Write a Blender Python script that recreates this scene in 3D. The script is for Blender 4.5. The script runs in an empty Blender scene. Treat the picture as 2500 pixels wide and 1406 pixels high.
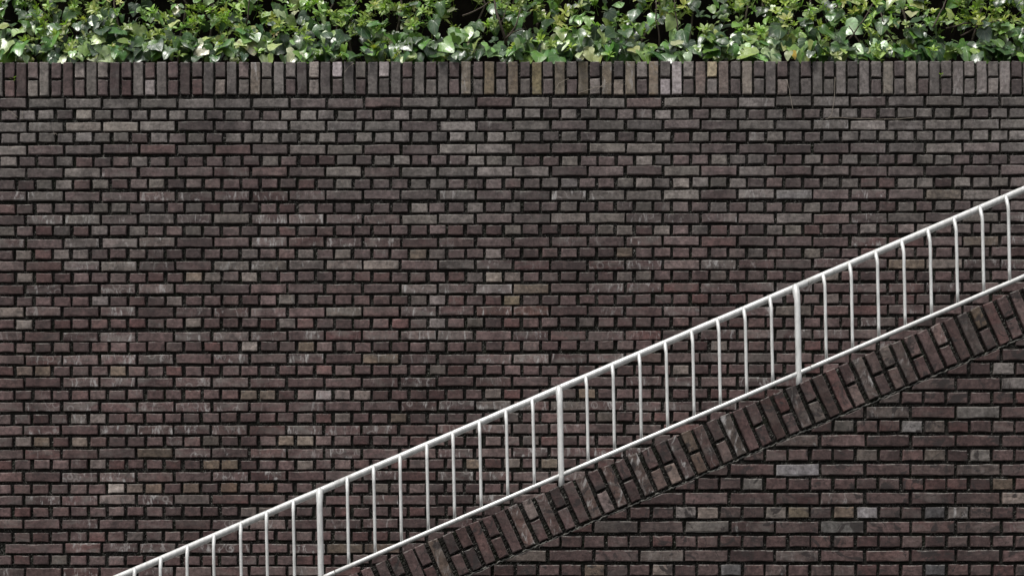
import bpy, math, random
import numpy as np
from mathutils import Vector, Matrix, Euler, noise as mnoise

scene = bpy.context.scene
col = scene.collection
R = math.radians

# ---------------------------------------------------------------- camera, sky, sun, exposure
D = 8.67            # metres from the camera to the face of the tall wall
S = 0.0025          # metres per photo pixel on that wall
HY = 1500.0         # photo row of the eye level
EYE = 1.6
cam_d = bpy.data.cameras.new('camera')
cam = bpy.data.objects.new('camera', cam_d)
col.objects.link(cam)
scene.camera = cam
cam.location = (0, -D, EYE)
cam.rotation_euler = (R(90), 0, 0)
cam_d.sensor_width = 36
cam_d.lens = 36 * D / (2500 * S)
cam_d.shift_y = (HY - 703) / 2500
cam_d.clip_end = 500

world = bpy.data.worlds.new('World')
scene.world = world
world.use_nodes = True
wn, wl = world.node_tree.nodes, world.node_tree.links
wn.clear()
sky = wn.new('ShaderNodeTexSky')
sky.sky_type = 'NISHITA'
sky.sun_disc = False
SUN_EL, SUN_AZ = R(62), R(215)      # azimuth clockwise from +Y: in front of the wall, from the left
sky.sun_elevation = SUN_EL
sky.sun_rotation = SUN_AZ
sky.air_density = 1.0
sky.dust_density = 4.0
sky.ozone_density = 1.0
hsv = wn.new('ShaderNodeHueSaturation')
hsv.inputs['Saturation'].default_value = 0.25
bg = wn.new('ShaderNodeBackground')
bg.inputs['Strength'].default_value = 0.085
wo = wn.new('ShaderNodeOutputWorld')
wl.new(sky.outputs[0], hsv.inputs['Color'])
wl.new(hsv.outputs[0], bg.inputs['Color'])
wl.new(bg.outputs[0], wo.inputs['Surface'])

sun_d = bpy.data.lights.new('sun', 'SUN')
sun_d.energy = 1.5
sun_d.angle = R(11)
sun_d.color = (1.0, 0.97, 0.93)
sun = bpy.data.objects.new('sun', sun_d)
col.objects.link(sun)
sdir = Vector((math.sin(SUN_AZ) * math.cos(SUN_EL), math.cos(SUN_AZ) * math.cos(SUN_EL), math.sin(SUN_EL)))
sun.rotation_euler = sdir.to_track_quat('Z', 'Y').to_euler()
sun.location = sdir * 20

vs = scene.view_settings
vs.view_transform = 'Standard'
vs.look = 'None'
vs.exposure = 0.85
vs.gamma = 1.0
vs.use_curve_mapping = False

# ---------------------------------------------------------------- helpers
def P(px, py, y):
    """world point seen at photo pixel (px, py) at depth y"""
    k = S * (y + D) / D
    return Vector(((px - 1250) * k, y, EYE + (HY - py) * k))

def lin(c):
    out = []
    for v in c:
        v /= 255.0
        out.append(v / 12.92 if v <= 0.04045 else ((v + 0.055) / 1.055) ** 2.4)
    return out

def link(name, data, parent=None, loc=None, mat=None):
    o = bpy.data.objects.new(name, data)
    col.objects.link(o)
    if parent is not None:
        o.parent = parent
    if loc is not None:
        o.location = loc
    if mat is not None and data is not None and not data.materials:
        data.materials.append(mat)
    return o

def tag(o, label=None, cat=None, group=None, kind=None):
    if label: o['label'] = label
    if cat: o['category'] = cat
    if group: o['group'] = group
    if kind: o['kind'] = kind
    return o

def mesh(name, v, f, smooth=False):
    me = bpy.data.meshes.new(name)
    me.from_pydata([tuple(p) for p in v], [], f)
    if smooth:
        me.polygons.foreach_set('use_smooth', [True] * len(me.polygons))
    me.update()
    return me

class Joined:
    """collects pieces into one mesh with a colour attribute (and uv)"""
    def __init__(self):
        self.v, self.f, self.c, self.uv, self.n = [], [], [], [], 0
    def add(self, v, f, c, uv=None):
        v = np.asarray(v, dtype=float)
        self.v.append(v)
        self.f.extend([[i + self.n for i in q] for q in f])
        self.c.append(np.tile(np.asarray(c, dtype=float), (len(v), 1)))
        self.uv.append(np.zeros((len(v), 2)) if uv is None else np.asarray(uv))
        self.n += len(v)
    def build(self, name, mat, parent=None, smooth=False, use_uv=False, kind='stuff'):
        if not self.v: return None
        v = np.concatenate(self.v); c = np.concatenate(self.c)
        me = mesh(name, v, self.f, smooth)
        a = me.color_attributes.new('tint', 'FLOAT_COLOR', 'POINT')
        a.data.foreach_set('color', c.ravel())
        if use_uv: set_uv(me, np.concatenate(self.uv))
        o = link(name, me, parent, mat=mat)
        if kind: o['kind'] = kind
        return o

def set_uv(me, uvs):
    lay = me.uv_layers.new(name='UVMap')
    idx = np.zeros(len(me.loops), dtype=np.int32)
    me.loops.foreach_get('vertex_index', idx)
    lay.data.foreach_set('uv', uvs[idx].astype(np.float32).ravel())

def xf(v, M):
    v = np.asarray(v, dtype=float)
    m = np.array(M)
    return v @ m[:3, :3].T + m[:3, 3]

def tube(path, rad, sides=14, cap=True, dome=False):
    """path of Vectors, rad one radius or a list"""
    n = len(path)
    rs = rad if isinstance(rad, list) else [rad] * n
    v, f = [], []
    prev = None
    for i, p in enumerate(path):
        d = (path[min(i + 1, n - 1)] - path[max(i - 1, 0)]).normalized()
        if prev is None:
            u = d.cross(Vector((0, 1, 0)))
            if u.length < 1e-3: u = d.cross(Vector((1, 0, 0)))
            u.normalize()
        else:
            u = (prev - d * prev.dot(d)).normalized()
        prev = u
        w = d.cross(u)
        for s in range(sides):
            a = 2 * math.pi * s / sides
            v.append(p + (u * math.cos(a) + w * math.sin(a)) * rs[i])
    for i in range(n - 1):
        for s in range(sides):
            s2 = (s + 1) % sides
            f.append((i * sides + s, i * sides + s2, (i + 1) * sides + s2, (i + 1) * sides + s))
    if cap:
        f.append(tuple(range(sides - 1, -1, -1)))
        f.append(tuple((n - 1) * sides + s for s in range(sides)))
    return v, f

# ---- node helper
class NT:
    def __init__(self, name):
        self.m = bpy.data.materials.new(name)
        self.m.use_nodes = True
        self.t = self.m.node_tree
        self.t.nodes.clear()
    def n(self, typ, **kw):
        nd = self.t.nodes.new(typ)
        for k, v in kw.items():
            if k.startswith('i_'):
                nd.inputs[k[2:]].default_value = v
            else:
                setattr(nd, k, v)
        return nd
    def l(self, a, b): self.t.links.new(a, b)
    def math(self, op, a, b=None, clamp=False):
        nd = self.t.nodes.new('ShaderNodeMath'); nd.operation = op; nd.use_clamp = clamp
        for i, x in enumerate((a, b)):
            if x is None: continue
            if isinstance(x, (int, float)): nd.inputs[i].default_value = x
            else: self.l(x, nd.inputs[i])
        return nd.outputs[0]
    def ramp(self, x, a, b):
        nd = self.t.nodes.new('ShaderNodeMapRange'); nd.interpolation_type = 'SMOOTHSTEP'
        nd.inputs['From Min'].default_value = a; nd.inputs['From Max'].default_value = b
        self.l(x, nd.inputs['Value'])
        return nd.outputs[0]
    def mix(self, fac, a, b, mode='MIX'):
        nd = self.t.nodes.new('ShaderNodeMix'); nd.data_type = 'RGBA'; nd.blend_type = mode
        for k, x in ((0, fac), (6, a), (7, b)):
            if isinstance(x, (int, float)): nd.inputs[k].default_value = x
            elif isinstance(x, tuple): nd.inputs[k].default_value = x + (1.0,) if len(x) == 3 else x
            else: self.l(x, nd.inputs[k])
        return nd.outputs[2]
    def noise(self, vec, scale, detail=4, rough=0.55, dist=0.0):
        nd = self.n('ShaderNodeTexNoise', i_Scale=scale, i_Detail=detail, i_Roughness=rough, i_Distortion=dist)
        if vec is not None: self.l(vec, nd.inputs['Vector'])
        return nd.outputs[0]
    def vmath(self, op, a, b):
        nd = self.t.nodes.new('ShaderNodeVectorMath'); nd.operation = op
        for i, x in enumerate((a, b)):
            if isinstance(x, tuple): nd.inputs[i].default_value = x
            else: self.l(x, nd.inputs[i])
        return nd.outputs[0]
    def out(self, bsdf):
        o = self.n('ShaderNodeOutputMaterial')
        self.l(bsdf, o.inputs['Surface'])
        return self.m

# ---------------------------------------------------------------- materials
GAIN = 1.08
WARM = (0.90, 0.855, 0.84)
def brick_mat(name, joined):
    k = NT(name)
    if joined:
        a = k.n('ShaderNodeAttribute', attribute_name='tint')
        tint, wear = a.outputs['Color'], a.outputs['Alpha']
    else:
        a = k.n('ShaderNodeObjectInfo')
        tint, wear = a.outputs['Color'], a.outputs['Alpha']
    g = k.n('ShaderNodeNewGeometry')
    off = k.vmath('MULTIPLY', tint, (171.0, 93.0, 137.0))
    pos = k.vmath('ADD', g.outputs['Position'], off)
    posx = k.vmath('MULTIPLY', pos, (0.45, 1.0, 1.0))
    # fine clay mottling
    n1 = k.noise(pos, 55, 6, 0.65)
    c = k.mix(1.0, tint, k.mix(k.ramp(n1, 0.28, 0.72), (0.62, 0.61, 0.60), (1.38, 1.37, 1.36)), 'MULTIPLY')
    n0 = k.noise(k.vmath('MULTIPLY', pos, (0.6, 1.0, 1.0)), 24, 4, 0.6, 0.8)
    c = k.mix(1.0, c, k.mix(k.ramp(n0, 0.3, 0.7), (0.74, 0.74, 0.74), (1.26, 1.26, 1.26)), 'MULTIPLY')
    # grey weather film
    n2 = k.noise(posx, 16, 5, 0.6, 0.6)
    film = k.math('MULTIPLY', k.ramp(n2, 0.42, 0.70), k.math('MULTIPLY', wear, 0.75))
    c = k.mix(film, c, (0.150, 0.139, 0.128))
    # broad change over the wall: damp and dry zones, run-off streaks
    gp = g.outputs['Position']
    big = k.noise(gp, 1.3, 4, 0.6, 0.5)
    run = k.noise(k.vmath('MULTIPLY', gp, (5.5, 1.0, 0.7)), 1.6, 4, 0.65, 0.3)
    c = k.mix(1.0, c, k.mix(k.ramp(big, 0.32, 0.68), (0.74, 0.72, 0.71), (1.16, 1.16, 1.15)), 'MULTIPLY')
    c = k.mix(1.0, c, k.mix(k.ramp(run, 0.34, 0.62), (0.76, 0.75, 0.75), (1.08, 1.08, 1.08)), 'MULTIPLY')
    # soot blotches
    n3 = k.noise(pos, 9, 5, 0.65, 1.2)
    py_ = k.n('ShaderNodeSeparateXYZ'); k.l(g.outputs['Position'], py_.inputs[0])
    low = k.math('SUBTRACT', 1.0, k.ramp(py_.outputs[1], -1.3, -1.0))
    c = k.mix(k.math('MULTIPLY', k.ramp(k.math('ADD', n3, k.math('MULTIPLY', low, 0.025)), 0.56, 0.64), k.math('ADD', 0.38, k.math('MULTIPLY', low, 0.52))), c, (0.026, 0.021, 0.020))
    # lime bloom streaks, strong only on worn bricks
    posy = k.vmath('MULTIPLY', pos, (1.6, 1.0, 0.55))
    n4 = k.noise(posy, 21, 6, 0.68, 0.5)
    bloom = k.math('MULTIPLY', k.ramp(n4, 0.53, 0.68), k.ramp(wear, 0.40, 0.90))
    c = k.mix(k.math('MULTIPLY', bloom, 0.85), c, (0.36, 0.345, 0.335))
    # pale drying rings
    vo = k.n('ShaderNodeTexVoronoi', i_Scale=15.0, i_Randomness=0.8)
    k.l(k.vmath('ADD', pos, k.vmath('MULTIPLY', k.n('ShaderNodeTexNoise', i_Scale=30.0).outputs['Color'], (0.03, 0.03, 0.03))), vo.inputs['Vector'])
    ring = k.math('SUBTRACT', 1.0, k.ramp(k.math('ABSOLUTE', k.math('SUBTRACT', vo.outputs['Distance'], 0.34)), 0.02, 0.07))
    rmask = k.math('MULTIPLY', k.ramp(wear, 0.72, 0.82), k.math('MULTIPLY', k.ramp(k.noise(pos, 7, 1), 0.50, 0.56), 0.42))
    c = k.mix(k.math('MULTIPLY', ring, rmask), c, (0.28, 0.255, 0.245))
    # pits
    n5 = k.noise(pos, 190, 3, 0.6)
    c = k.mix(k.math('MULTIPLY', k.ramp(n5, 0.63, 0.72), 0.75), c, (0.018, 0.015, 0.015))
    # lime and dust settled on upward ledges
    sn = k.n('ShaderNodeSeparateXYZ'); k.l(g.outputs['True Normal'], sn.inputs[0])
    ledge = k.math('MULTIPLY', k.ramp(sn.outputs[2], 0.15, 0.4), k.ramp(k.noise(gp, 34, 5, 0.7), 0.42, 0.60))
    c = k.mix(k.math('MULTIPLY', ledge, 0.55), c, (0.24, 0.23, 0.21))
    n6 = k.noise(pos, 120, 4, 0.7)
    b = k.n('ShaderNodeBump', i_Strength=0.55, i_Distance=0.006)
    k.l(k.math('ADD', n6, k.math('MULTIPLY', n2, 1.2)), b.inputs['Height'])
    p = k.n('ShaderNodeBsdfPrincipled', i_Roughness=0.78)
    p.inputs['Specular IOR Level'].default_value = 0.28
    k.l(c, p.inputs['Base Color']); k.l(b.outputs[0], p.inputs['Normal'])
    return k.out(p.outputs[0])

def mortar_mat():
    k = NT('mortar')
    g = k.n('ShaderNodeNewGeometry').outputs['Position']
    c = k.mix(k.noise(g, 60, 6, 0.7), (0.002, 0.002, 0.002), (0.034, 0.032, 0.028))
    moss = k.math('MULTIPLY', k.ramp(k.noise(g, 8, 3), 0.5, 0.65), 0.6)
    c = k.mix(moss, c, (0.010, 0.013, 0.007))
    spk = k.math('MULTIPLY', k.ramp(k.noise(g, 120, 5, 0.75), 0.54, 0.66), k.ramp(k.noise(g, 13, 3), 0.40, 0.62))
    c = k.mix(spk, c, (0.27, 0.26, 0.235))
    b = k.n('ShaderNodeBump', i_Strength=0.9, i_Distance=0.01)
    k.l(k.noise(g, 140, 5, 0.7), b.inputs['Height'])
    p = k.n('ShaderNodeBsdfPrincipled', i_Roughness=0.95)
    p.inputs['Specular IOR Level'].default_value = 0.1
    k.l(c, p.inputs['Base Color']); k.l(b.outputs[0], p.inputs['Normal'])
    return k.out(p.outputs[0])

def paint_mat():
    k = NT('white_painted_steel')
    g = k.n('ShaderNodeNewGeometry').outputs['Position']
    st = k.vmath('MULTIPLY', g, (1.0, 1.0, 0.25))
    c = k.mix(k.ramp(k.noise(st, 45, 5, 0.6), 0.35, 0.75), (0.65, 0.65, 0.632), (0.46, 0.46, 0.44))
    c = k.mix(k.math('MULTIPLY', k.ramp(k.noise(g, 130, 4, 0.7), 0.60, 0.70), 0.6), c, (0.20, 0.17, 0.145))
    b = k.n('ShaderNodeBump', i_Strength=0.25, i_Distance=0.003)
    k.l(k.noise(g, 60, 3), b.inputs['Height'])
    p = k.n('ShaderNodeBsdfPrincipled', i_Roughness=0.27, i_Metallic=0.15)
    p.inputs['Specular IOR Level'].default_value = 0.6
    k.l(c, p.inputs['Base Color']); k.l(b.outputs[0], p.inputs['Normal'])
    return k.out(p.outputs[0])

def leaf_mat(name, joined, ivy):
    k = NT(name)
    a = k.n('ShaderNodeAttribute', attribute_name='tint') if joined else k.n('ShaderNodeObjectInfo')
    tint = a.outputs['Color']
    g = k.n('ShaderNodeNewGeometry')
    rnd = g.outputs['Random Per Island']
    uv = k.n('ShaderNodeUVMap', uv_map='UVMap').outputs[0]
    sx = k.n('ShaderNodeSeparateXYZ'); k.l(uv, sx.inputs[0])
    if ivy:
        c = tint
        ang = k.math('ARCTAN2', k.math('SUBTRACT', sx.outputs[0], 0.5), sx.outputs[1])
        vein = k.math('SUBTRACT', 1.0, k.ramp(k.math('ABSOLUTE', k.math('SINE', k.math('MULTIPLY', ang, 5.4))), 0.05, 0.22))
        nz = k.noise(g.outputs['Position'], 45, 4, 0.6)
        c = k.mix(k.ramp(nz, 0.35, 0.7), k.mix(0.35, c, (0.02, 0.05, 0.015)), c)
        c = k.mix(k.math('MULTIPLY', vein, 0.45), c, (0.20, 0.25, 0.11))
        rough, bs, trans = 0.33, 0.35, 0.12
        hgt = k.math('ADD', k.math('MULTIPLY', vein, -0.7), k.noise(g.outputs['Position'], 70, 3))
    else:
        c = k.mix(rnd, k.mix(1.0, tint, (0.62, 0.68, 0.6), 'MULTIPLY'), k.mix(1.0, tint, (1.3, 1.22, 1.15), 'MULTIPLY'))
        mid = k.math('SUBTRACT', 1.0, k.ramp(k.math('ABSOLUTE', k.math('SUBTRACT', sx.outputs[0], 0.5)), 0.03, 0.12))
        c = k.mix(k.math('MULTIPLY', mid, 0.3), c, (0.25, 0.30, 0.12))
        rough, bs, trans = 0.40, 0.15, 0.25
        hgt = k.noise(g.outputs['Position'], 150, 3)
    b = k.n('ShaderNodeBump', i_Strength=bs, i_Distance=0.004)
    k.l(hgt, b.inputs['Height'])
    p = k.n('ShaderNodeBsdfPrincipled', i_Roughness=rough)
    p.inputs['Specular IOR Level'].default_value = 0.9 if ivy else 0.4
    k.l(c, p.inputs['Base Color']); k.l(b.outputs[0], p.inputs['Normal'])
    t = k.n('ShaderNodeBsdfTranslucent')
    k.l(k.mix(1.0, c, (1.5, 1.7, 0.6), 'MULTIPLY'), t.inputs['Color'])
    ms = k.n('ShaderNodeMixShader'); ms.inputs[0].default_value = trans
    k.l(p.outputs[0], ms.inputs[1]); k.l(t.outputs[0], ms.inputs[2])
    return k.out(ms.outputs[0])

def plain_mat(name, c1, c2, scale, rough=0.85, bump=0.4, spec=0.4):
    k = NT(name)
    g = k.n('ShaderNodeNewGeometry').outputs['Position']
    nz = k.noise(g, scale, 6, 0.65)
    c = k.mix(nz, c1, c2)
    b = k.n('ShaderNodeBump', i_Strength=bump, i_Distance=0.01)
    k.l(nz, b.inputs['Height'])
    p = k.n('ShaderNodeBsdfPrincipled', i_Roughness=rough)
    p.inputs['Specular IOR Level'].default_value = spec
    k.l(c, p.inputs['Base Color']); k.l(b.outputs[0], p.inputs['Normal'])
    return k.out(p.outputs[0])

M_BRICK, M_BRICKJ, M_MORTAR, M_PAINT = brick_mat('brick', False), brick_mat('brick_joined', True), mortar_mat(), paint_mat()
M_IVY, M_IVYJ = leaf_mat('ivy_leaf', False, True), leaf_mat('ivy_leaf_joined', True, True)
M_AZA, M_AZAJ = leaf_mat('azalea_leaf', False, False), leaf_mat('azalea_leaf_joined', True, False)
M_BARK = plain_mat('bark', (0.035, 0.026, 0.02), (0.11, 0.085, 0.065), 60)
M_DRY = plain_mat('dry_stem', (0.16, 0.13, 0.10), (0.34, 0.30, 0.25), 90)
M_SOIL_SHADE = plain_mat('soil_shade', (0.003, 0.0025, 0.002), (0.009, 0.0075, 0.006), 20, spec=0.02)  # earth coloured near black: deep shade of the hedge hollows is painted in
M_ASPH = plain_mat('asphalt', (0.04, 0.04, 0.04), (0.07, 0.07, 0.068), 40)
M_FILLET = plain_mat('old_lime_mortar', (0.02, 0.02, 0.018), (0.26, 0.25, 0.225), 70, 0.95, 0.8, 0.1)
M_CONC = plain_mat('concrete', (0.16, 0.155, 0.15), (0.26, 0.25, 0.24), 12)

# ---------------------------------------------------------------- setting: ground, earth bank, stairs
gm = mesh('ground', [(-60, -60, 0), (60, -60, 0), (60, 0.4, 0), (-60, 0.4, 0)], [(0, 1, 2, 3)])
tag(link('ground', gm, mat=M_ASPH), kind='structure')

# ---------------------------------------------------------------- brick geometry
BACK = 0.035
def brick_geo(poly, rng, jit=0.0019, bev=0.0036, seg=None, chip=0.2):
    """poly: convex outline (x, z) counter-clockwise seen from the front (-y); front face at y=0, back at +BACK"""
    pts = []
    n = len(poly)
    L = [math.dist(poly[i], poly[(i + 1) % n]) for i in range(n)]
    tot = sum(L)
    for i in range(n):
        a, b = poly[i], poly[(i + 1) % n]
        k = max(1, round(L[i] / tot * (10 if seg is None else seg)))
        for j in range(k):
            t = j / k
            pts.append((a[0] + (b[0] - a[0]) * t, a[1] + (b[1] - a[1]) * t))
    cx = sum(p[0] for p in pts) / len(pts); cz = sum(p[1] for p in pts) / len(pts)
    outer, inner = [], []
    hx = max(abs(p[0] - cx) for p in pts); hz = max(abs(p[1] - cz) for p in pts)
    for p in pts:
        x = p[0] + rng.uniform(-jit, jit); z = p[1] + rng.uniform(-jit, jit)
        bv = bev * rng.uniform(0.6, 1.3)
        if rng.random() < chip: bv *= rng.uniform(1.4, 2.6)
        outer.append((x, z))
        dx, dz = cx - x, cz - z
        inner.append((x + math.copysign(min(bv, abs(dx) * 0.5), dx) * min(1, abs(dx) / (hx * 0.55)),
                      z + math.copysign(min(bv, abs(dz) * 0.5), dz) * min(1, abs(dz) / (hz * 0.55))))
    m = len(pts)
    v = [(x, 0.0, z) for x, z in inner] + [(x, bev * 0.8, z) for x, z in outer] + [(x, BACK, z) for x, z in outer]
    f = [tuple(range(m))]
    for i in range(m):
        j = (i + 1) % m
        f.append((i, m + i, m + j, j))
        f.append((m + i, 2 * m + i, 2 * m + j, m + j))
    return np.array(v), f

def rect(w, h):
    return [(-w / 2, -h / 2), (w / 2, -h / 2), (w / 2, h / 2), (-w / 2, h / 2)]

rb = random.Random(7)
SW, SH, HW = 0.2105, 0.0555, 0.0945
def pool(n, w, h):
    out = []
    for i in range(n):
        v, f = brick_geo(rect(w, h), rb)
        out.append((v, f, mesh('brick', v, f), w, h))
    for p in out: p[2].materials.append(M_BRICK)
    return out
POOL = {'stretcher': pool(22, SW, SH), 'header': pool(22, HW, SH),
        'soldier': pool(16, 0.058, 0.2), 'half': pool(16, 0.058, 0.093)}

PURPLE = [(84, 72, 72), (81, 69, 69), (88, 76, 76), (77, 64, 64), (90, 80, 79), (82, 68, 67), (76, 63, 63)]
GREY = [(94, 89, 86), (100, 96, 92), (90, 86, 81), (106, 101, 97), (86, 81, 79), (97, 92, 90)]
RED = [(80, 62, 61), (76, 58, 57), (84, 65, 64), (71, 54, 54)]
TAN = [(104, 95, 84), (98, 90, 80), (108, 99, 88)]
def pick(rng, g):
    """g: share of grey bricks"""
    r = rng.random()
    if r < g: c = rng.choice(GREY)
    elif r < g + 0.012: c = rng.choice(TAN)
    elif r < g + 0.012 + 0.11 * (1 - g): c = rng.choice(RED)
    else: c = rng.choice(PURPLE)
    k = rng.uniform(0.84, 1.16)
    m = sum(c) / 3
    return [(m + (x - m) * max(0.45, 1 - 0.8 * g)) * k for x in c]

def tint(c, wear):
    return tuple(x * GAIN * w for x, w in zip(lin(c), WARM)) + (wear,)

# individual bricks picked out in the photograph: (x, y) -> colour, wear
SPECIAL_BACK = {
    (203, 283): ((122, 117, 110), .4), (296, 308): ((130, 125, 117), .5), (205, 308): ((112, 106, 100), .5),
    (200, 338): ((112, 109, 108), .2), (60, 790): ((128, 124, 119), .5), (610, 849): ((152, 148, 143), .3),
    (282, 1192): ((172, 168, 162), .2), (55, 1079): ((126, 119, 115), .3), (193, 1079): ((118, 108, 98), .4),
    (1206, 676): ((154, 148, 138), .3), (1250, 676): ((104, 96, 92), .3), (1257, 735): ((112, 102, 80), .3),
    (1300, 757): ((92, 66, 60), 1.0), (1205, 757): ((90, 68, 64), 1.0), (1395, 532): ((118, 112, 108), .6),
    (930, 647): ((124, 117, 111), .5), (840, 647): ((104, 96, 92), .6), (108, 907): ((112, 99, 84), .2),
    (265, 849): ((108, 103, 102), .7), (705, 1078): ((126, 114, 100), .2), (752, 1078): ((132, 124, 112), .2),
    (795, 964): ((132, 126, 127), .9), (520, 1135): ((108, 96, 80), .2), (562, 1135): ((110, 98, 80), .2),
    (335, 1192): ((110, 100, 92), .2), (380, 1192): ((112, 97, 84), .2), (470, 1192): ((108, 93, 80), .2),
    (560, 1192): ((112, 92, 76), .2), (650, 1192): ((104, 84, 72), .2), (1340, 1131): ((112, 104, 90), .2),
    (1940, 476): ((112, 112, 113), 1.0), (235, 1021): ((126, 119, 116), .3), (288, 1222): ((118, 107, 104), .6),
    (1740, 676): ((96, 88, 84), .3), (75, 650): ((86, 64, 62), .4), (200, 650): ((98, 88, 88), 1.0),
    (110, 564): ((74, 48, 48), .1), (70, 906): ((112, 99, 90), .3), (105, 564): ((72, 49, 49), .1),
    (1215, 620): ((110, 104, 102), .4), (1085, 735): ((116, 110, 110), .4), (1080, 790): ((116, 112, 112), .3),
    (1730, 448): ((104, 100, 98), .2), (250, 735): ((114, 110, 110), .2), (340, 619): ((92, 80, 78), .4),
    (270, 590): ((112, 104, 102), .9), (355, 592): ((108, 98, 94), .95), (1545, 860): ((84, 66, 62), .2),
    (1170, 706): ((112, 106, 106), .9), (1030, 706): ((104, 96, 94), .95), (560, 822): ((110, 100, 98), .9),
    (1130, 822): ((104, 96, 94), 1.0), (1040, 822): ((96, 84, 82), .95), (850, 965): ((120, 112, 110), .2),
    (890, 965): ((116, 108, 104), .2), (610, 965): ((104, 95, 84), .2), (660, 965): ((108, 99, 88), .2),
    (1385, 447): ((100, 98, 98), .2), (700, 276): ((108, 104, 100), .3), (1055, 1370): ((96, 88, 76), .2),
    (830, 1335): ((96, 86, 72), .3), (900, 1335): ((92, 80, 68), .3), (1890, 736): ((104, 102, 104), .2),
}
SPECIAL_FRONT = {
    (1948, 1143): ((120, 119, 124), .7), (2221, 1038): ((128, 128, 128), .4), (2440, 900): ((118, 114, 111), .5),
    (2117, 1249): ((132, 131, 136), .9), (2386, 1108): ((118, 115, 111), .3), (1895, 1249): ((104, 98, 92), .3),
    (1952, 1249): ((112, 101, 82), .2), (2062, 1285): ((92, 92, 90), .4), (2278, 1249): ((66, 66, 68), .1),
    (2285, 1391): ((72, 72, 75), .1), (1830, 1180): ((100, 97, 94), .3), (2465, 932): ((112, 108, 106), .5),
    (1660, 1249): ((112, 106, 104), .4), (1760, 1285): ((88, 84, 80), .4), (1610, 1155): ((72, 66, 64), .5),
    (1730, 1120): ((98, 98, 98), .4), (2395, 1003): ((100, 98, 95), .4), (1560, 1122): ((66, 60, 58), .3),
    (2046, 1038): ((62, 58, 54), .3), (2090, 1038): ((72, 68, 58), .4), (1790, 1390): ((86, 86, 88), .3),
    (2340, 1249): ((100, 94, 90), .8), (1960, 1073): ((78, 66, 62), .6), (2130, 1003): ((84, 74, 70), .7),
}
def special(tab, x0, x1, y0, y1):
    for (sx, sy), v in tab.items():
        if x0 <= sx <= x1 and y0 <= sy <= y1:
            c, w = v
            m = sum(c) / 3
            c = [(m + (q - m) * 0.7) for q in c]
            return [q + (88 - m) * 0.18 for q in c], w
    return None

def place(thing, joined, kind, cx, cy, w, h, yface, rng, tnt, rot=0.0, individual=True, name=None):
    """one brick centred on photo pixel (cx, cy) of the wall plane yface; w, h in pixels of that plane"""
    k = S * (yface + D) / D
    v, f, me, w0, h0 = rng.choice(POOL[kind])
    c = P(cx, cy, yface)
    c.y = yface + rng.uniform(-0.0022, 0.0022)
    M = Matrix.Translation(c) @ Euler((0, rot, 0)).to_matrix().to_4x4() @ Matrix.Diagonal((w * k / w0, 1, h * k / h0, 1))
    if individual:
        o = link(name, me, thing)
        o.matrix_local = M
        o.color = tnt
    else:
        joined.add(xf(v, M), f, tnt)

# ---------------------------------------------------------------- the tall wall
wall = link('brick_wall', None)
tag(wall, 'tall dark brown brick wall with an upright brick top course, behind the railing', 'wall')
wall_joined = Joined()
rw = random.Random(11)
row_top = [242.8 + 28.56 * i for i in range(80)]
measured = [242.8, 271.6, 299, 327, 356, 384, 411, 440, 469, 498.5, 526, 554, 583, 610.7, 639, 667, 696, 724, 752, 780, 811,
            837, 867, 895, 924, 954, 983, 1011, 1040, 1067, 1097, 1124, 1153, 1182, 1210.6, 1239, 1269, 1299, 1328, 1357, 1385.5]
for i in range(80):
    row_top[i] = measured[i] if i < len(measured) else measured[-1] + 28.6 * (i - len(measured) + 1)
s_start = {0: 70.4, 2: 69.4, 4: 69.4, 6: 66.6, 8: 67, 10: 67, 12: 66.6, 14: 65, 16: 64, 18: 63.4, 20: 62, 22: 63.4, 24: 61.5,
           26: 63, 28: 60, 30: 61, 32: 61, 34: 61, 36: 61, 38: 69, 40: 63}
h_start = {1: 48.7, 3: 49.5, 5: 48, 7: 43.7, 9: 42.7, 11: 41, 13: 40.5, 15: 41.6, 17: 41, 19: 40.5, 21: 41, 23: 40.5, 25: 38.4,
           27: 36.3, 29: 38, 31: 37, 33: 34.6, 35: 36.3, 37: 35, 39: 35}
XMIN, XMAX = -620, 3120
GROUND_ROW = HY + EYE / S
n_s = n_h = 0
def coping_y(px):          # top edge of the sloping parapet
    return 701 + (2500 - px) * 0.4268
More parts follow.
